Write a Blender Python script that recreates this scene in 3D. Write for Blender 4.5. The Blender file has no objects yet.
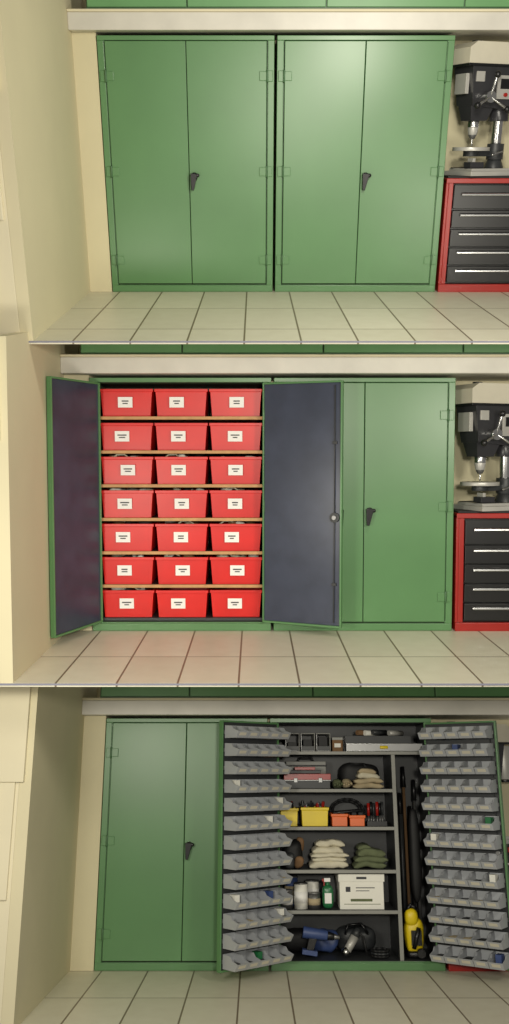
import bpy, bmesh, math, random
from mathutils import Matrix, Vector, noise
random.seed(4)
sc = bpy.context.scene
try:
    sc.view_settings.view_transform = 'Standard'
    sc.view_settings.look = 'None'
except Exception: pass

# ------------------------------------------------------------ materials
def s2l(c):
    return tuple(((v/255)/12.92 if v/255 <= .04045 else ((v/255+.055)/1.055)**2.4) for v in c)
MATS = {}
def mat(name, rgb, rough=.5, metal=0., var=.06, scale=6., bump=0., spec=.5, coat=0.):
    if name in MATS: return MATS[name]
    m = bpy.data.materials.new(name); m.use_nodes = True
    nt = m.node_tree; b = nt.nodes['Principled BSDF']
    c = s2l(rgb)
    tc = nt.nodes.new('ShaderNodeTexCoord')
    nz = nt.nodes.new('ShaderNodeTexNoise'); nz.inputs['Scale'].default_value = scale
    nz.inputs['Detail'].default_value = 5
    nt.links.new(tc.outputs['Object'], nz.inputs['Vector'])
    r = nt.nodes.new('ShaderNodeValToRGB')
    r.color_ramp.elements[0].position = .3; r.color_ramp.elements[1].position = .7
    r.color_ramp.elements[0].color = (*[v*(1-var) for v in c], 1)
    r.color_ramp.elements[1].color = (*[min(1, v*(1+var)) for v in c], 1)
    nt.links.new(nz.outputs['Fac'], r.inputs['Fac'])
    nt.links.new(r.outputs['Color'], b.inputs['Base Color'])
    b.inputs['Roughness'].default_value = rough
    b.inputs['Metallic'].default_value = metal
    b.inputs['Specular IOR Level'].default_value = spec
    b.inputs['Coat Weight'].default_value = coat
    if bump:
        n2 = nt.nodes.new('ShaderNodeTexNoise'); n2.inputs['Scale'].default_value = scale*12
        nt.links.new(tc.outputs['Object'], n2.inputs['Vector'])
        bp = nt.nodes.new('ShaderNodeBump'); bp.inputs['Strength'].default_value = bump
        bp.inputs['Distance'].default_value = .01
        nt.links.new(n2.outputs['Fac'], bp.inputs['Height'])
        nt.links.new(bp.outputs['Normal'], b.inputs['Normal'])
    MATS[name] = m
    return m

def tile_mat():
    m = bpy.data.materials.new('floor_tile'); m.use_nodes = True
    nt = m.node_tree; b = nt.nodes['Principled BSDF']
    tc = nt.nodes.new('ShaderNodeTexCoord')
    mp = nt.nodes.new('ShaderNodeMapping')
    mp.inputs['Location'].default_value = (33.0+.21, 30.02, 0)
    nt.links.new(tc.outputs['Object'], mp.inputs['Vector'])
    br = nt.nodes.new('ShaderNodeTexBrick')
    br.offset = 0; br.squash = 1
    br.inputs['Scale'].default_value = 1
    br.inputs['Brick Width'].default_value = .33
    br.inputs['Row Height'].default_value = .75
    br.inputs['Mortar Size'].default_value = .0065
    br.inputs['Mortar Smooth'].default_value = .3
    br.inputs['Color1'].default_value = (*s2l((232, 228, 208)), 1)
    br.inputs['Color2'].default_value = (*s2l((220, 216, 196)), 1)
    br.inputs['Mortar'].default_value = (*s2l((126, 112, 92)), 1)
    nt.links.new(mp.outputs['Vector'], br.inputs['Vector'])
    nz = nt.nodes.new('ShaderNodeTexNoise'); nz.inputs['Scale'].default_value = 9
    nz.inputs['Detail'].default_value = 6
    nt.links.new(tc.outputs['Object'], nz.inputs['Vector'])
    mx = nt.nodes.new('ShaderNodeMix'); mx.data_type = 'RGBA'; mx.blend_type = 'MULTIPLY'
    r = nt.nodes.new('ShaderNodeValToRGB')
    r.color_ramp.elements[0].color = (.86, .84, .80, 1); r.color_ramp.elements[1].color = (1, 1, 1, 1)
    nt.links.new(nz.outputs['Fac'], r.inputs['Fac'])
    mx.inputs['Factor'].default_value = 1
    nt.links.new(br.outputs['Color'], mx.inputs['A']); nt.links.new(r.outputs['Color'], mx.inputs['B'])
    nt.links.new(mx.outputs['Result'], b.inputs['Base Color'])
    b.inputs['Roughness'].default_value = .42
    return m

GREEN = mat('green_paint', (88, 131, 84), .34, var=.05, scale=2.5)
GREEN_D = mat('green_paint_dark', (66, 102, 66), .45, var=.05)
GREEN_I = mat('green_inside_shade', (44, 62, 46), .5, var=.05)  # cabinet green darkened to carry the shade inside
GREEN_U = mat('green_upper_lifted', (98, 148, 94), .4, var=.05)  # cabinet green lightened to offset the soffit beam's shadow
GAP = mat('gap_shade', (30, 46, 30), .8)  # dark tone stands in for the shade in the door gaps
SLATE = mat('slate_enamel', (58, 64, 82), .32, var=.15, scale=7)
DGRAY = mat('dark_gray_enamel', (50, 52, 54), .45)  # gray enamel, set darker to include the shadow inside the lower cabinet
MGRAY = mat('shelf_gray', (142, 142, 136), .45)
CREAM = mat('cream_wall', (210, 201, 168), .75, var=.03, scale=2, bump=.08)
CREAM_L = mat('cream_wall_light', (218, 209, 180), .75, var=.03, scale=2, bump=.05)
BEAM = mat('beam_gray', (204, 200, 190), .4, var=.08, scale=4)
TILE = tile_mat()
EDGE = mat('slab_edge', (128, 128, 144), .6)
RED = mat('bin_red', (218, 26, 20), .38, var=.06)
REDP = mat('red_paint', (158, 30, 22), .35)
BLACK = mat('black_paint', (20, 20, 22), .35)
BLACKR = mat('black_rubber', (26, 26, 27), .6)
HEADG = mat('machine_dark', (50, 50, 53), .3)
WHITE = mat('label_white', (246, 244, 240), .6, var=.01)
INK = mat('label_ink', (60, 60, 66), .7)
WOOD = mat('shelf_wood', (196, 150, 100), .6, var=.12, scale=20)
CHROME = mat('chrome', (205, 205, 205), .25, metal=1)
STEEL = mat('steel', (140, 140, 140), .4, metal=.8)
STEELL = mat('brushed_steel', (190, 188, 182), .4, metal=.3)
TRAY = mat('tray_gray', (170, 173, 177), .4, var=.05)
LIGHTG = mat('machine_gray', (206, 200, 182), .4)
YELLOW = mat('yellow_plastic', (232, 204, 30), .4)
ORANGE = mat('orange_plastic', (228, 104, 30), .4)
CLOTH = mat('canvas_cloth', (212, 205, 182), .9, var=.12, scale=14, bump=.4)
OLIVE = mat('olive_cloth', (102, 110, 80), .9, var=.15, scale=14, bump=.4)
TANC = mat('tan_cloth', (182, 166, 134), .9, var=.15, scale=14, bump=.4)
BLUE = mat('blue_plastic', (60, 78, 126), .45)
BGREEN = mat('bottle_green', (38, 110, 66), .3)
PAPERW = mat('box_white', (240, 238, 228), .7, var=.03)
BROWN = mat('brown_box', (124, 94, 64), .8)

# ------------------------------------------------------------ mesh builder
class B:
    def __init__(s, name, R, origin=None, bevel=0.):
        s.name, s.R, s.origin, s.bevel = name, R, origin, bevel
        s.bm = bmesh.new(); s.mats = []; s.M = Matrix.Identity(4)
    def mi(s, m):
        if m not in s.mats: s.mats.append(m)
        return s.mats.index(m)
    def face(s, vs, m, smooth=False):
        try: f = s.bm.faces.new(vs)
        except ValueError: return
        f.material_index = s.mi(m); f.smooth = smooth
    def v(s, p): return s.bm.verts.new(s.M @ Vector(p))
    def hexa(s, p, m):
        v = [s.v(q) for q in p]
        for f in ((3,2,1,0),(4,5,6,7),(0,1,5,4),(1,2,6,5),(2,3,7,6),(3,0,4,7)):
            s.face([v[i] for i in f], m)
    def box(s, x0, x1, y0, y1, z0, z1, m):
        s.hexa([(x0,y0,z0),(x1,y0,z0),(x1,y1,z0),(x0,y1,z0),
                (x0,y0,z1),(x1,y0,z1),(x1,y1,z1),(x0,y1,z1)], m)
    def prismx(s, x0, x1, poly, m):
        a = [s.v((x0, y, z)) for y, z in poly]; b = [s.v((x1, y, z)) for y, z in poly]
        n = len(poly); s.face(a[::-1], m); s.face(b, m)
        for i in range(n): s.face([a[i], a[(i+1)%n], b[(i+1)%n], b[i]], m)
    def cyl(s, p0, p1, r, m, r2=None, seg=20):
        p0, p1 = Vector(p0), Vector(p1); r2 = r if r2 is None else r2
        d = (p1-p0).normalized(); a = d.orthogonal().normalized(); b = d.cross(a)
        A, C = [], []
        for i in range(seg):
            t = 2*math.pi*i/seg; o = a*math.cos(t)+b*math.sin(t)
            A.append(s.v(p0+o*r)); C.append(s.v(p1+o*r2))
        s.face(A[::-1], m); s.face(C, m)
        for i in range(seg): s.face([A[i], A[(i+1)%seg], C[(i+1)%seg], C[i]], m, True)
    def tube(s, pts, r, m, seg=8):
        for a, b in zip(pts, pts[1:]):
            s.cyl(a, b, r, m, seg=seg)
        for p in pts: s.blob(p, (r, r, r), m, 2, nu=8, nv=6)
    def blob(s, c, r, m, pw=2., amp=0., sc_=8., nu=22, nv=12):
        c = Vector(c); e = 2/pw
        def sp(x): return math.copysign(abs(x)**e, x)
        rows = []
        for j in range(1, nv):
            ph = -math.pi/2+math.pi*j/nv; row = []
            for i in range(nu):
                th = 2*math.pi*i/nu
                p = Vector((sp(math.cos(ph))*sp(math.cos(th))*r[0], sp(math.cos(ph))*sp(math.sin(th))*r[1], sp(math.sin(ph))*r[2]))
                if amp: p += p.normalized()*amp*noise.noise((p+c)*sc_)
                row.append(s.v(c+p))
            rows.append(row)
        bt = s.v(c-Vector((0,0,r[2]))); tp = s.v(c+Vector((0,0,r[2])))
        for j in range(len(rows)-1):
            for i in range(nu):
                s.face([rows[j][i], rows[j][(i+1)%nu], rows[j+1][(i+1)%nu], rows[j+1][i]], m, True)
        for i in range(nu):
            s.face([bt, rows[0][(i+1)%nu], rows[0][i]], m, True)
            s.face([tp, rows[-1][i], rows[-1][(i+1)%nu]], m, True)
    def fold(s, x0, x1, y0, y1, z0, h, n, m, seed=0):
        rnd = random.Random(seed); t = h/n; nx = 16
        for k in range(n):
            zc = z0+t*(k+.5)+t*.1; dx0 = rnd.uniform(0, .03); dx1 = rnd.uniform(0, .03); dy = rnd.uniform(0, .02)
            prev = None
            for i in range(nx+1):
                u = i/nx; x = x0+dx0+(x1-dx1-x0-dx0)*u
                edge = min(1, 5*min(u, 1-u)+.35)
                ring = []
                for j in range(16):
                    a = 2*math.pi*j/16
                    yy = math.copysign(abs(math.cos(a))**.35, math.cos(a)); zz = math.copysign(abs(math.sin(a))**.6, math.sin(a))
                    w = noise.noise(Vector((x*9, k*3.1, yy*1.3+seed)))
                    w2 = noise.noise(Vector((x*24, k*7.7+5, yy*2)))
                    z = zc+zz*t*.54*edge+w*t*.30+w2*t*.15-abs(u-.5)*t*.5
                    p = (x, (y0+y1)/2+dy+yy*(y1-y0)/2*(.95+.05*edge)+w*.012, max(z, z0))
                    ring.append(s.v(p))
                if prev:
                    for j in range(16): s.face([prev[j], prev[(j+1)%16], ring[(j+1)%16], ring[j]], m, True)
                else: s.face(ring[::-1], m)
                prev = ring
            s.face(prev, m)
    def openbin(s, x0, x1, y0, y1, z0, z1, m, ins=.02, t=.005, lip=.008):
        def ring(o, z, k):
            return [s.v(q) for q in ((x0+o,y0+o*k,z),(x1-o,y0+o*k,z),(x1-o,y1-o,z),(x0+o,y1-o,z))]
        rings = [ring(ins, z0, .6), ring(lip*.9, z1-.02, .9), ring(0, z1-.02, 1), ring(0, z1, 1),
                 ring(lip+t, z1, 1), ring(ins+t, z0+t, .8)]
        s.face(rings[0][::-1], m); s.face(rings[-1], m)
        for a, b in zip(rings, rings[1:]):
            for i in range(4): s.face([a[i], a[(i+1)%4], b[(i+1)%4], b[i]], m)
    def done(s):
        bmesh.ops.recalc_face_normals(s.bm, faces=s.bm.faces)
        me = bpy.data.meshes.new(s.name)
        if s.origin is None:
            xs = [v.co for v in s.bm.verts]
            o = Vector(((min(p.x for p in xs)+max(p.x for p in xs))/2, (min(p.y for p in xs)+max(p.y for p in xs))/2, min(p.z for p in xs)))
        else: o = Vector(s.origin)
        for v in s.bm.verts: v.co -= o
        s.bm.to_mesh(me); s.bm.free()
        for m in s.mats: me.materials.append(m)
        ob = bpy.data.objects.new(s.name, me); sc.collection.objects.link(ob)
        ob.matrix_world = s.R @ Matrix.Translation(o)
        if s.bevel:
            b = ob.modifiers.new('bevel', 'BEVEL'); b.width = s.bevel; b.segments = 2
            b.limit_method = 'ANGLE'; b.angle_limit = math.radians(50)
        return ob

# ------------------------------------------------------------ camera and the three bays
F = 850.0
PITCH = math.atan(60/F)
cam = bpy.data.cameras.new('camera'); camo = bpy.data.objects.new('camera', cam)
sc.collection.objects.link(camo); sc.camera = camo
cam.sensor_fit = 'HORIZONTAL'; cam.sensor_width = 36; cam.lens = F*36/509
cam.clip_end = 100
Rp = Matrix.Rotation(-PITCH, 4, 'X')
T2 = Vector((.124, 5.96, -.830))
CAM = -(Rp @ T2)
camo.matrix_world = Matrix.Translation(CAM) @ Rp @ Matrix.Rotation(math.pi/2, 4, 'X')
def bay(t, tilt):
    return Matrix.Translation(CAM) @ Rp @ Matrix.Translation(t) @ Matrix.Rotation(tilt, 4, 'X')
BAY1 = bay((.150, 6.64, 1.722), math.radians(23))
BAY2 = bay(T2, PITCH)
BAY3 = bay((.110, 6.08, -3.28), math.radians(-17))

H = 1.755
WX = -1.43
def shell(R, FD, zf, zb):
    b = B('floor', R, (0,0,0)); b.box(-2.2, 2.6, -FD, .52, -.02, 0, TILE); b.done()
    b = B('trim_1', R); b.box(-3.0, 3.0, -FD-.008, -FD, -.010, -.001, EDGE); b.done()
    b = B('wall_back', R, (0,0,0)); b.box(-1.5, 2.6, .5, .6, 0, 2.05, CREAM); b.done()
    b = B('wall_left', R, (0,0,0))
    b.prismx(-1.5, WX, [(-FD, 0), (.5, 0), (.5, zb), (-.3, zb), (-FD, zf)], CREAM)
    b.done()
    b = B('wall_return', R, (0,0,0))
    b.box(WX, -1.262, .0, .5, 0, 1.774, CREAM)
    b.done()
    b = B('wall_pilaster', R, (0,0,0), bevel=.006)
    b.box(-3.0, -1.5, -FD, -FD+.12, 0, zf, CREAM_L)
    b.box(-3.0, -1.47, -FD-.03, -FD, 1.30, zf-.012, CREAM_L)
    b.box(-3.0, -1.52, -FD-.02, -FD, .66, 1.30, CREAM_L)
    b.box(-3.0, -1.62, -FD-.045, -FD-.02, .12, 1.28, CREAM_L)
    b.done()
    b = B('soffit_beam', R, bevel=.006)
    b.box(WX, 2.6, -.12, .5, 1.775, 1.885, BEAM)
    b.box(WX, 2.6, -.13, .5, 1.885, 1.902, CREAM_L)
    b.done()
    b = B('upper_cabinet', R, bevel=.003)
    b.box(-1.30, 2.6, -.09, .5, 1.903, 2.05, GREEN_D)
    for x0, x1 in ((-1.29,-.615),(-.605,.335),(.345,1.275),(1.285,2.55)):
        b.box(x0, x1, -.11, -.09, 1.915, 2.045, GREEN_U)
    b.done()

def latch(b, x, z, s=1):
    b.blob((x, -.03, z+.035), (.022, .012, .03), BLACK, 3)
    b.cyl((x, -.03, z+.035), (x, -.065, z+.035), .012, BLACK)
    b.hexa([(x+.004*s,-.07,z-.06),(x+.022*s,-.07,z-.055),(x+.022*s,-.05,z-.055),(x+.004*s,-.05,z-.06),
            (x-.026*s,-.075,z+.055),(x+.026*s,-.075,z+.06),(x+.026*s,-.045,z+.06),(x-.026*s,-.045,z+.055)], BLACK)
    b.blob((x-.02*s, -.06, z+.045), (.02, .014, .014), BLACK, 2.5)

DW = .568
DT = H-.035
def door(b, hx, s, ang, inner, lever):
    b.M = Matrix.Translation((hx, -.012, 0)) @ Matrix.Rotation(-s*ang, 4, 'Z') @ Matrix.Translation((0, .012, 0))
    def bx(x0, x1, *a):
        x0, x1 = sorted((s*x0, s*x1)); b.box(x0, x1, *a)
    bx(.002, DW, -.022, -.002, .065, DT, GREEN)
    if ang:
        bx(.012, DW-.012, -.002, .002, .078, DT-.013, inner)
        for a in ((.002,.012,-.002,.014,.065,DT),(DW-.012,DW,-.002,.014,.065,DT),
                  (.012,DW-.012,-.002,.014,.065,.078),(.012,DW-.012,-.002,.014,DT-.013,DT)):
            bx(*a, GREEN)
    if lever:
        latch(b, s*(DW-.035), .80, s)
        if ang:
            b.cyl((s*(DW-.05), .002, .81), (s*(DW-.05), .016, .81), .034, DGRAY)
            b.cyl((s*(DW-.05), .016, .81), (s*(DW-.05), .028, .81), .016, STEEL)
            b.box(*sorted((s*(DW-.07), s*(DW-.02))), .006, .014, .80, .82, STEEL)
            b.cyl((s*(DW-.05), .012, .84), (s*(DW-.05), .012, DT-.03), .004, DGRAY, seg=8)
            b.cyl((s*(DW-.05), .012, .78), (s*(DW-.05), .012, .1), .004, DGRAY, seg=8)
            for z in (.35, 1.3): bx(DW-.065, DW-.035, .002, .018, z, z+.02, DGRAY)
    b.M = Matrix.Identity(4)

def cabinet(R, x0, open_angles=None, inner=SLATE, inside=GREEN_I):
    x1 = x0+1.245
    b = B('storage_cabinet', R, (x0, 0, 0), bevel=.003)
    t = .03
    b.box(x0, x0+t, .0, .49, 0, H, GREEN)
    b.box(x1-t, x1, .0, .49, 0, H, GREEN)
    b.box(x0+t, x1-t, .47, .49, .02, H-.02, inside)
    b.box(x0+t, x1-t, 0, .47, H-.03, H, GREEN)
    b.box(x0+t, x1-t, .012, .47, .03, .06, inside)
    if open_angles:
        b.box(x0+t, x0+t+.004, .01, .47, .06, H-.03, inside)
        b.box(x1-t-.004, x1-t, .01, .47, .06, H-.03, inside)
        b.box(x0+t, x1-t, .01, .47, H-.034, H-.03, inside)
    b.box(x0+t, x0+.052, 0, .012, 0, H, GREEN); b.box(x1-.052, x1-t, 0, .012, 0, H, GREEN)
    b.box(x0+.052, x1-.052, 0, .012, 0, .058, GREEN); b.box(x0+.052, x1-.052, 0, .012, H-.03, H, GREEN)
    b.box(x0, x1, -.016, 0, H-.03, H, GREEN)
    b.box(x0, x1, -.012, 0, 0, .05, GREEN)
    b.box(x0, x0+.045, -.012, 0, .05, H-.03, GREEN); b.box(x1-.045, x1, -.012, 0, .05, H-.03, GREEN)
    if not open_angles:
        b.box(x0+.045, x1-.045, .0, .006, .05, H-.03, GAP)  # added sheet, paints the shade seen through the closed door gaps
    a0, a1 = open_angles or (0, 0)
    door(b, x0+.052, 1, a0, inner, False)
    door(b, x1-.052, -1, a1, inner, True)
    for z in (.24, .87, 1.50):
        for hx, s in ((x0+.05, 1), (x1-.05, -1)):
            b.cyl((hx, -.028, z-.04), (hx, -.028, z+.04), .008, GREEN_D, seg=12)
            w = sorted((hx-s*.04, hx+s*.004)); b.box(w[0], w[1], -.022, -.012, z-.035, z+.035, GREEN)
            if not open_angles:
                w = sorted((hx, hx+s*.055)); b.box(w[0], w[1], -.03, -.022, z-.03, z+.03, GREEN)
    return b

def chest(R):
    b = B('tool_chest', R, bevel=.004)
    x0, x1, y0, y1, Z = 1.275, 2.08, -.02, .46, .84
    b.box(x0, x1, y0-.01, y1, 0, .06, REDP)
    b.box(x0, x0+.02, y0, y1, .06, Z-.03, REDP); b.box(x1-.02, x1, y0, y1, .06, Z-.03, REDP)
    b.box(x0+.02, x1-.02, y1-.02, y1, .06, Z-.03, REDP)
    b.box(x0+.02, x0+.055, y0, y0+.03, .06, Z-.03, REDP); b.box(x1-.055, x1-.02, y0, y0+.03, .06, Z-.03, REDP)
    b.box(x0, x1, y0-.01, y1, Z-.05, Z-.015, REDP)
    b.box(x0+.01, x1-.01, y0, y1, Z-.015, Z-.001, BLACKR)
    b.box(x0+.055, x1-.055, y0+.02, y1-.02, .06, Z-.05, BLACK)
    zs = [.07, .20, .335, .47, .605, .785]
    for a, c in zip(zs, zs[1:]):
        b.box(x0+.06, x1-.06, y0-.012, y0+.02, a+.005, c-.005, BLACK)
        c2 = c-.01 if c < .7 else c-.045
        b.prismx(x0+.115, x1-.09, [(y0-.012, c2-.012), (y0-.034, c2-.02), (y0-.036, c2-.036), (y0-.03, c2-.036), (y0-.012, c2-.028)], CHROME)
    b.done()

def drill_press(R):
    b = B('drill_press', R, bevel=.003)
    b.M = (Matrix.Translation((1.675, .22, .841)) @ Matrix.Rotation(math.radians(-68), 4, 'Z')
           @ Matrix.Diagonal((1.12, 1.15, 1.10, 1)) @ Matrix.Translation((0, -.27, 0)))
    b.box(-.17, .17, -.02, .38, 0, .028, STEELL)
    b.box(-.13, .13, .01, .36, .028, .045, STEELL)
    for x in (-.10, .06): b.box(x, x+.02, .0, .20, .045, .050, BLACK)
    b.box(.02, .10, .02, .12, .05, .085, HEADG); b.box(.03, .09, .04, .06, .085, .11, STEELL)   # drill vise
    b.cyl((0, .27, .045), (0, .27, .10), .065, DGRAY, .045)
    b.cyl((0, .27, .10), (0, .27, .78), .036, CHROME)
    b.cyl((0, .08, .155), (0, .08, .178), .12, STEELL, seg=32)
    b.cyl((0, .08, .178), (0, .08, .180), .02, BLACK, seg=16)
    b.cyl((0, .08, .12), (0, .08, .155), .05, DGRAY)
    b.box(-.03, .03, .08, .25, .12, .155, DGRAY)
    b.cyl((0, .27, .10), (0, .27, .20), .055, DGRAY)
    b.tube([(.05, .27, .15), (.10, .25, .15), (.10, .18, .13)], .008, CHROME)
    b.hexa([(-.09,.0,.43),(.09,.0,.43),(.09,.36,.40),(-.09,.36,.40),
            (-.105,-.03,.66),(.105,-.03,.66),(.105,.40,.66),(-.105,.40,.66)], HEADG)
    b.hexa([(-.055,.02,.34),(.055,.02,.34),(.055,.14,.34),(-.055,.14,.34),
            (-.075,.0,.44),(.075,.0,.44),(.075,.18,.44),(-.075,.18,.44)], HEADG)
    b.cyl((0, .27, .34), (0, .27, .42), .065, HEADG)
    b.box(.10, .112, .16, .34, .47, .61, STEELL)
    b.box(.112, .115, .18, .32, .53, .59, BLACK)
    b.box(.10, .110, .0, .06, .57, .63, STEELL)
    b.cyl((.11, .22, .495), (.125, .22, .495), .012, REDP); b.cyl((.11, .27, .495), (.125, .27, .495), .012, BGREEN)
    b.box(-.06, .06, -.045, -.02, .50, .62, STEELL)
    b.prismx(-.12, .12, [(-.07,.672),(.46,.672),(.46,.75),(.42,.80),(-.02,.80),(-.07,.765)], LIGHTG)
    b.box(-.126, .126, -.075, .465, .660, .674, BLACK)
    b.cyl((0, .05, .80), (0, .05, .815), .03, BLACK)
    b.cyl((0, .46, .42), (0, .46, .65), .085, STEELL, seg=24)
    b.cyl((0, .46, .40), (0, .46, .42), .06, BLACK, seg=24)
    b.box(-.03, .03, .34, .40, .50, .58, DGRAY)
    b.cyl((0, .08, .30), (0, .08, .34), .036, CHROME)
    b.cyl((0, .08, .255), (0, .08, .30), .028, STEELL, .036)
    b.cyl((0, .08, .23), (0, .08, .255), .015, STEEL, .028)
    b.cyl((0, .08, .185), (0, .08, .23), .005, CHROME, seg=8)
    b.cyl((.09, .09, .48), (.155, .09, .48), .036, CHROME)
    for a in (205, 85, 325):
        a = math.radians(a); d = Vector((.30, math.cos(a), math.sin(a))).normalized()
        p = Vector((.145, .09, .48))
        b.cyl(p, p+d*.12, .008, CHROME, seg=10)
        b.blob(p+d*.135, (.02, .02, .022), BLACK)
    b.done()

XA, XB = -1.255, .010
for R, FD, zf, zb in ((BAY1, 1.87, 2.1, 2.1), (BAY2, 1.365, 1.855, 2.05), (BAY3, 1.5, 1.965, 2.1)):
    shell(R, FD, zf, zb)
    chest(R); drill_press(R)
cabinet(BAY1, XA).done(); cabinet(BAY1, XB).done()

# ---------------- middle bay: left cabinet open, red bins
b = cabinet(BAY2, XA, (math.radians(112), math.radians(158)))
ROW = [.084+.2345*i for i in range(7)]
for z in ROW[1:]:
    b.box(XA+.036, XA+1.209, .03, .46, z-.018, z-.001, DGRAY)
    b.box(XA+.036, XA+1.209, .018, .03, z-.02, z+.002, WOOD)
b.box(XA+.036, XA+1.209, .03, .46, .062, .083, DGRAY)
b.done()
cabinet(BAY2, XB).done()
b = B('red_storage_bins', BAY2, bevel=.002)
for r, z in enumerate(ROW):
    for c in range(3):
        x0 = XA+.056+c*.380; x1 = x0+.370; jy = random.uniform(0, .015)
        b.openbin(x0, x1, .035+jy, .44, z, z+.193, RED, ins=.02)
        if r in (1, 2, 3, 4) or random.random() < .3:
            for k in range(6):
                mm = random.choice([BLACKR, CLOTH, PAPERW, DGRAY, BROWN])
                b.blob((random.uniform(x0+.06, x1-.06), random.uniform(.12, .3), z+.170), (random.uniform(.025,.055), .05, random.uniform(.025,.04)), mm, 3, .01, 20, nu=10, nv=7)
            if random.random() < .6:
                px = random.uniform(x0+.1, x1-.1)
                b.tube([(px-.05,.12,z+.185),(px-.02,.11,z+.207),(px+.03,.12,z+.208),(px+.06,.13,z+.185)], .006, CLOTH, 6)
b.done()
b = B('bin_labels', BAY2)
for r, z in enumerate(ROW):
    for c in range(3):
        x0 = XA+.056+c*.380; cx = x0+.175+random.uniform(-.02, .02); w = .05
        zc = z+.10; yb = .036
        b.hexa([(cx-w,yb+.0,zc-.036),(cx+w,yb+.0,zc-.036),(cx+w,yb+.008,zc-.036),(cx-w,yb+.008,zc-.036),
                (cx-w,yb-.004,zc+.036),(cx+w,yb-.004,zc+.036),(cx+w,yb+.004,zc+.036),(cx-w,yb+.004,zc+.036)], WHITE)
        k = random.uniform(.4, .65)*w
        b.box(cx-k, cx+k, yb-.005, yb, zc+.004, zc+.012, INK)
        k = random.uniform(.25, .45)*w
        b.box(cx-k, cx+k, yb-.004, yb+.001, zc-.012, zc-.005, INK)
b.done()

# ---------------- lower bay: right cabinet open
cabinet(BAY3, XA).done()
AL, AR = math.radians(138), math.radians(145)
b = cabinet(BAY3, XB, (AL, AR), inner=DGRAY, inside=DGRAY)  # dark inner panel paints in the shade between the bins
SH = [.39, .665, .965, 1.235, 1.51]
for z in SH:
    b.box(XB+.034, XB+.93 if z < 1.5 else XB+1.211, .03, .46, z-.02, z-.001, DGRAY)
    b.box(XB+.034, XB+.93 if z < 1.5 else XB+1.211, .02, .03, z-.024, z, MGRAY)
b.box(XB+.93, XB+.955, .02, .46, .06, 1.486, DGRAY)
b.box(XB+.928, XB+.957, .015, .02, .06, 1.486, MGRAY)
b.done()

def trays(hx, s, ang):
    b = B('parts_bin_rack', BAY3)
    b.M = Matrix.Translation((hx, -.012, 0)) @ Matrix.Rotation(-s*ang, 4, 'Z') @ Matrix.Translation((0, .012, 0))
    n, w = 5, .1045
    for r in range(13):
        z = .088+r*.1255
        b.box(*sorted((s*.02, s*(DW-.02))), .003, .012, z+.03, z+.055, STEEL)
        for c in range(n):
            xa = .020+c*(w+.001); x0, x1 = sorted((s*xa, s*(xa+w-.003)))
            y0 = .013; t = .004
            side = [(y0, z), (y0+.125, z+.0), (y0+.155, z+.046), (y0+.095, z+.062), (y0+.075, z+.085), (y0, z+.09)]
            b.prismx(x0, x0+t, side, TRAY); b.prismx(x1-t, x1, side, TRAY)
            b.prismx(x0+t, x1-t, [(y0, z), (y0+.125, z+.0), (y0+.125, z+.004), (y0, z+.004)], TRAY)
            b.prismx(x0+t, x1-t, [(y0+.12, z+.0), (y0+.125, z+.0), (y0+.155, z+.046), (y0+.149, z+.046)], TRAY)
            b.hexa([(x0+.02,y0+.137,z+.016),(x1-.02,y0+.137,z+.016),(x1-.02,y0+.13,z+.016),(x0+.02,y0+.13,z+.016),
                    (x0+.02,y0+.150,z+.036),(x1-.02,y0+.150,z+.036),(x1-.02,y0+.143,z+.036),(x0+.02,y0+.143,z+.036)], LIGHTG)
            b.prismx(x0+t, x1-t, [(y0, z), (y0+.004, z), (y0+.004, z+.09), (y0, z+.09)], TRAY)
            mm = random.choice([DGRAY, DGRAY, STEEL, BLACKR, BROWN, BLACKR, TANC, DGRAY])
            if random.random() < .95:
                b.blob(((x0+x1)/2, y0+.064, z+.019), (w*.42, .054, .014+random.random()*.012), mm, 4, .006, 40, nu=12, nv=7)
            if random.random() < .12:
                b.box(x0+.03, x1-.03, y0+.03, y0+.09, z+.03, z+.085, random.choice([REDP, BLUE, PAPERW, PAPERW, BGREEN]))
    b.M = Matrix.Identity(4); b.done()
trays(XB+.052, 1, AL); trays(XB+1.245-.052, -1, AR)

R = BAY3
S5 = 1.511
b = B('metal_crate', R, bevel=.002)
for i, x in enumerate((.13, .25, .37)):
    b.box(x, x+.11, .06, .36, S5, S5+.006, STEEL)
    b.box(x, x+.006, .06, .36, S5+.006, S5+.13, STEEL); b.box(x+.104, x+.11, .06, .36, S5+.006, S5+.13, MGRAY)
    b.box(x+.006, x+.104, .354, .36, S5+.006, S5+.13, DGRAY); b.box(x+.006, x+.104, .06, .066, S5+.006, S5+.04, DGRAY)
    b.box(x, x+.11, .06, .36, S5+.13, S5+.136, MGRAY)
    b.box(x+.02, x+.09, .1, .3, S5+.006, S5+.07+.02*i, BLACKR)
b.done()
b = B('spirit_level', R, bevel=.002)
b.box(.60, 1.19, .05, .056, S5, S5+.057, STEEL); b.box(.60, 1.19, .05, .075, S5+.052, S5+.058, CHROME); b.box(.60, 1.19, .05, .075, S5, S5+.006, CHROME)
b.cyl((.86, .045, S5+.03), (.92, .045, S5+.03), .012, YELLOW)
b.done()
b = B('aluminium_profile', R, bevel=.002)
b.box(.60, 1.12, .14, .15, S5, S5+.12, DGRAY); b.box(.60, 1.12, .15, .26, S5+.11, S5+.12, STEEL); b.box(.60, 1.12, .25, .26, S5, S5+.11, STEEL)
b.done()
b = B('cardboard_rolls', R)
for k, (x, z) in enumerate(((.70,.145),(.76,.142),(.82,.148),(.95,.142))):
    b.cyl((x, .16, S5+z), (x+.12, .24, S5+z), .020, [BROWN, PAPERW, DGRAY, STEELL][k], seg=14)
b.done()
b = B('small_box', R, bevel=.002)
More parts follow.
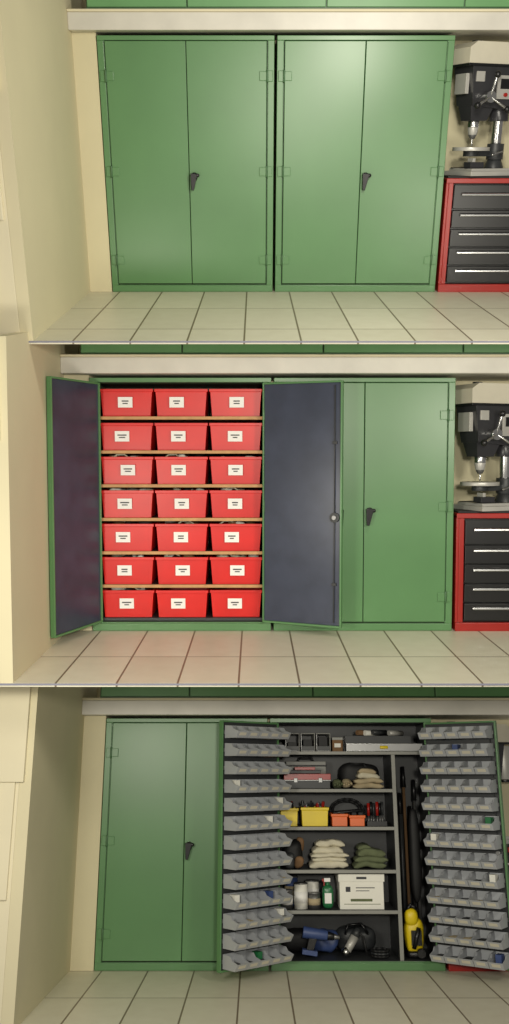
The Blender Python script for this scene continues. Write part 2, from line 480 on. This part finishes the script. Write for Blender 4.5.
b.box(.495, .575, .07, .2, S5, S5+.10, BROWN); b.box(.493, .577, .068, .202, S5+.085, S5+.105, MGRAY)
b.box(.51, .56, .066, .07, S5+.03, S5+.06, PAPERW)
b.done()
b = B('tool_box', R, bevel=.006)
b.box(.12, .47, .06, .26, 1.236, 1.30, DGRAY); b.box(.115, .475, .055, .265, 1.30, 1.345, REDP)
b.box(.115, .475, .052, .058, 1.292, 1.302, STEEL)
for x in (.19, .38): b.box(x, x+.03, .045, .055, 1.28, 1.315, STEEL)
b.box(.16, .40, .08, .24, 1.346, 1.372, DGRAY); b.box(.2, .36, .1, .2, 1.372, 1.395, REDP)
b.done()
b = B('work_gloves', R)
for gx, gz, mm in ((.53, 1.272, OLIVE), (.60, 1.275, TANC)):
    b.blob((gx, .13, gz), (.036, .07, .033), mm, 2.5, .010, 20)
    for k in range(4): b.blob((gx-.026+.018*k, .055, gz-.008+.008*(k%2)), (.009, .035, .012), mm, 2.2, nu=10, nv=6)
    b.blob((gx+.036, .1, gz-.005), (.010, .03, .012), mm, 2.2, nu=10, nv=6)
b.done()
b = B('rag_pile', R)
b.fold(.64, .90, .08, .24, 1.237, .075, 2, TANC, 3)
b.fold(.67, .88, .09, .23, 1.305, .045, 1, CLOTH, 5)
b.fold(.69, .86, .10, .22, 1.345, .035, 1, TANC, 8)
b.done()
b = B('canvas_satchel', R)
b.blob((.72, .34, 1.34), (.16, .07, .085), BLACKR, 3, .02, 10)
b.tube([(.62,.3,1.36),(.66,.28,1.42),(.76,.28,1.42),(.80,.3,1.36)], .008, BLACKR)
b.done()
b = B('gray_case', R, bevel=.005)
b.box(.14, .46, .30, .42, 1.237, 1.44, MGRAY); b.box(.135, .465, .295, .425, 1.40, 1.412, BLACK)
b.tube([(.24,.36,1.44),(.25,.36,1.465),(.35,.36,1.465),(.36,.36,1.44)], .008, BLACK)
b.done()
def ybin(name, x0, x1, m, h, lid):
    b = B(name, R, bevel=.004)
    b.openbin(x0, x1, .05, .3, .966, .966+h, m, ins=.012, t=.006)
    b.box(x0+.014, x1-.014, .07, .28, .976, .966+h*.8, lid)
    for k in range(11):
        xx = random.uniform(x0+.03, x1-.03); b.cyl((xx, random.uniform(.09,.25), .975), (xx+random.uniform(-.03,.03), .15, .966+h+random.uniform(.0,.05)), random.uniform(.006,.013), random.choice([BLACK, STEEL, REDP, BLACK]), seg=8)
    b.done()
ybin('yellow_bin', .08, .225, YELLOW, .13, BLACKR); ybin('yellow_bin', .24, .455, YELLOW, .135, BLACKR)
b = B('orange_organizer', R, bevel=.004)
b.openbin(.47, .60, .05, .26, .966, 1.055, ORANGE, ins=.008); b.openbin(.605, .73, .05, .26, .966, 1.045, ORANGE, ins=.008)
for x in (.49, .54, .63, .68): b.box(x, x+.035, .08, .2, .976, 1.065, BLACKR)
b.cyl((.5,.1,1.06),(.69,.12,1.075), .014, BLACK)
b.done()
b = B('screwdrivers', R)
for k in range(6):
    x = .76+k*.022
    b.cyl((x, .1+.02*(k%3), .967), (x, .1+.02*(k%3), 1.04), .004, STEEL, seg=8)
    b.cyl((x, .1+.02*(k%3), 1.04), (x, .1+.02*(k%3), 1.13+.01*(k%2)), .010, [REDP, BLACK, DGRAY][k%3], .012, seg=10)
b.box(.745, .895, .08, .18, .966, 1.0, BLACK)
b.done()
b = B('power_cord', R)
for k in range(2):
    b.tube([(.62+(.13-.02*k)*math.cos(t*.42), .35+.025*k, 1.066+(.088-.015*k)*math.sin(t*.42)) for t in range(16)], .010, BLACKR, 6)
b.done()
b = B('tool_pouch', R)
b.blob((.18, .18, .765), (.075, .08, .095), BLACKR, 3, .014, 12); b.blob((.15, .085, .725), (.04, .025, .055), DGRAY, 3, .01, 20)
b.blob((.225, .085, .71), (.035, .03, .04), BROWN, 3, .01, 20); b.blob((.24, .2, .83), (.03, .03, .05), BROWN, 3, .01, 20)
b.done()
b = B('folded_drop_cloth', R)
b.fold(.29, .61, .07, .27, .667, .055, 1, CLOTH, 11)
b.fold(.31, .60, .07, .26, .715, .06, 2, CLOTH, 12)
b.fold(.325, .58, .09, .26, .77, .09, 2, CLOTH, 14)
b.done()
b = B('folded_blanket', R)
b.fold(.63, .90, .07, .27, .667, .085, 2, OLIVE, 21)
b.fold(.64, .88, .08, .26, .745, .055, 1, OLIVE, 22)
b.fold(.66, .80, .09, .25, .792, .035, 1, OLIVE, 25)
b.done()
b = B('paint_cans', R)
for x, y, r, h, mm in ((.13,.12,.045,.12,STEEL),(.235,.11,.05,.17,PAPERW),(.17,.26,.05,.2,BLUE),(.335,.13,.045,.10,STEEL),(.33,.27,.05,.17,PAPERW)):
    b.cyl((x,y,.391), (x,y,.39+h), r, mm, seg=24); b.cyl((x,y,.39+h), (x,y,.39+h+.008), r+.003, STEEL, seg=24)
    b.cyl((x,y,.39+h*.25), (x,y,.39+h*.7), r+.0015, random.choice([WHITE, WHITE, TANC]), seg=24)
b.done()
b = B('spray_bottle', R)
b.blob((.435, .11, .472), (.042, .035, .08), BGREEN, 3.5); b.cyl((.435,.11,.54),(.435,.11,.575), .018, BGREEN, .014)
b.box(.41, .455, .095, .125, .575, .60, WHITE); b.box(.395, .412, .10, .12, .578, .595, REDP); b.box(.405, .413, .103, .117, .545, .58, REDP)
b.box(.41, .46, .072, .08, .43, .50, WHITE)
b.done()
b = B('archive_box', R, bevel=.003)
b.box(.52, .845, .06, .36, .391, .585, PAPERW); b.box(.512, .853, .052, .368, .58, .632, PAPERW)
b.box(.645, .72, .049, .053, .598, .614, INK)
b.box(.565, .60, .058, .061, .51, .545, INK); b.box(.64, .78, .058, .061, .535, .541, INK); b.box(.64, .74, .058, .061, .515, .520, INK)
b.box(.55, .82, .058, .061, .425, .429, OLIVE); b.box(.60, .76, .058, .061, .445, .463, OLIVE)
b.done()
b = B('cordless_drill', R, bevel=.002)
b.M = Matrix.Translation((.36, .09, .19)) @ Matrix.Rotation(math.radians(8), 4, 'Y')
b.cyl((-.12,0,.03), (.06,0,.03), .04, BLUE, .034); b.cyl((.06,0,.03), (.11,0,.03), .03, BLACK, .022); b.cyl((.11,0,.03),(.15,0,.03), .02, STEEL, .012)
b.hexa([(-.08,-.018,-.08),(-.03,-.018,-.08),(-.03,.018,-.08),(-.08,.018,-.08),(-.07,-.02,.01),(-.01,-.02,.01),(-.01,.02,.01),(-.07,.02,.01)], BLACK)
b.box(-.11, .0, -.035, .035, -.112, -.08, BLUE)
b.M = Matrix.Identity(4); b.done()
b = B('tool_bag', R)
b.blob((.20, .33, .145), (.12, .09, .075), BLACKR, 3, .014, 10); b.blob((.66, .34, .155), (.15, .10, .085), DGRAY, 3, .02, 10)
b.tube([(.57,.24,.2),(.59,.23,.26),(.69,.23,.27),(.74,.24,.2)], .009, BLACK)
b.done()
b = B('blue_tarp', R)
b.blob((.42, .32, .145), (.10, .09, .075), BLUE, 2.6, .03, 14, nu=30, nv=18)
b.done()
b = B('angle_grinder', R)
b.cyl((.56,.10,.10),(.63,.13,.20), .028, STEELL, .032); b.cyl((.63,.13,.20),(.66,.14,.25), .036, DGRAY, .02)
b.cyl((.54,.10,.09),(.575,.10,.115), .03, CHROME)
b.tube([(.65,.12,.23),(.69,.1,.2),(.71,.1,.09)], .008, BLACKR)
b.done()
b = B('cable_coil', R)
for k in range(3):
    b.tube([(.81+.065*math.cos(t*.6), .12+.06*math.sin(t*.6), .075+.018*k) for t in range(11)], .008, [BLACKR, DGRAY, BLACKR][k], 6)
b.done()
b = B('caulking_gun', R)
b.blob((1.065, .13, .21), (.070, .06, .12), YELLOW, 3, .012, 10); b.blob((1.045, .10, .335), (.05, .045, .06), YELLOW, 2.5)
b.box(1.035, 1.11, .055, .075, .15, .25, BLACK)
b.cyl((1.05,.06,.13),(1.09,.05,.27), .016, BLACK); b.cyl((1.10,.10,.10),(1.10,.04,.10), .03, BLACK)
b.blob((1.07, .13, .088), (.07, .07, .024), BLACK, 4)
b.tube([(1.01,.1,.37),(1.04,.08,.42),(1.09,.08,.39)], .012, BLACK)
b.done()
b = B('long_tools', R)
for k, (x, h, mm) in enumerate(((1.0,1.35,BLACKR),(1.035,1.2,DGRAY),(1.07,1.40,BROWN),(1.11,1.1,BLACKR),(1.15,1.3,STEEL))):
    b.cyl((x, .30, .062), (x+.01, .36, h), .012, mm, seg=10)
    b.cyl((x+.008, .345, h-.16), (x+.01, .36, h), .02, BLACK, .014, seg=10)
b.blob((1.12, .22, .75), (.045, .04, .34), BLACKR, 2.5, .02, 8)
b.done()

# ------------------------------------------------------------ lighting
w = bpy.data.worlds.new('world'); sc.world = w; w.use_nodes = True
bg = w.node_tree.nodes['Background']; bg.inputs[0].default_value = (1, .95, .86, 1); bg.inputs[1].default_value = .20
def area(name, M, loc, target, size, energy, col=(1, .95, .82)):
    l = bpy.data.lights.new(name, 'AREA'); l.size = size; l.energy = energy; l.color = col
    o = bpy.data.objects.new(name, l); sc.collection.objects.link(o)
    p = M @ Vector(loc); t = M @ Vector(target)
    o.location = p; o.rotation_euler = (t-p).to_track_quat('-Z', 'Y').to_euler()
area('bay_lamp', BAY1, (.8, -2.7, 1.98), (.4, 0, 1.15), .35, 44)
area('bay_lamp', BAY2, (2.0, -3.2, 1.6), (0.1, 0, .9), .5, 42)  # side lamp added out of view on the right to light the middle bay
area('bay_lamp', BAY3, (-1.45, -4.3, 1.7), (0.6, 0, .9), .5, 46)  # unseen lamp added at the left to brighten the lower bay
area('flash_lamp', Matrix.Translation(CAM), (.5, -.3, .5), (0.3, 6, .2), .35, 118)
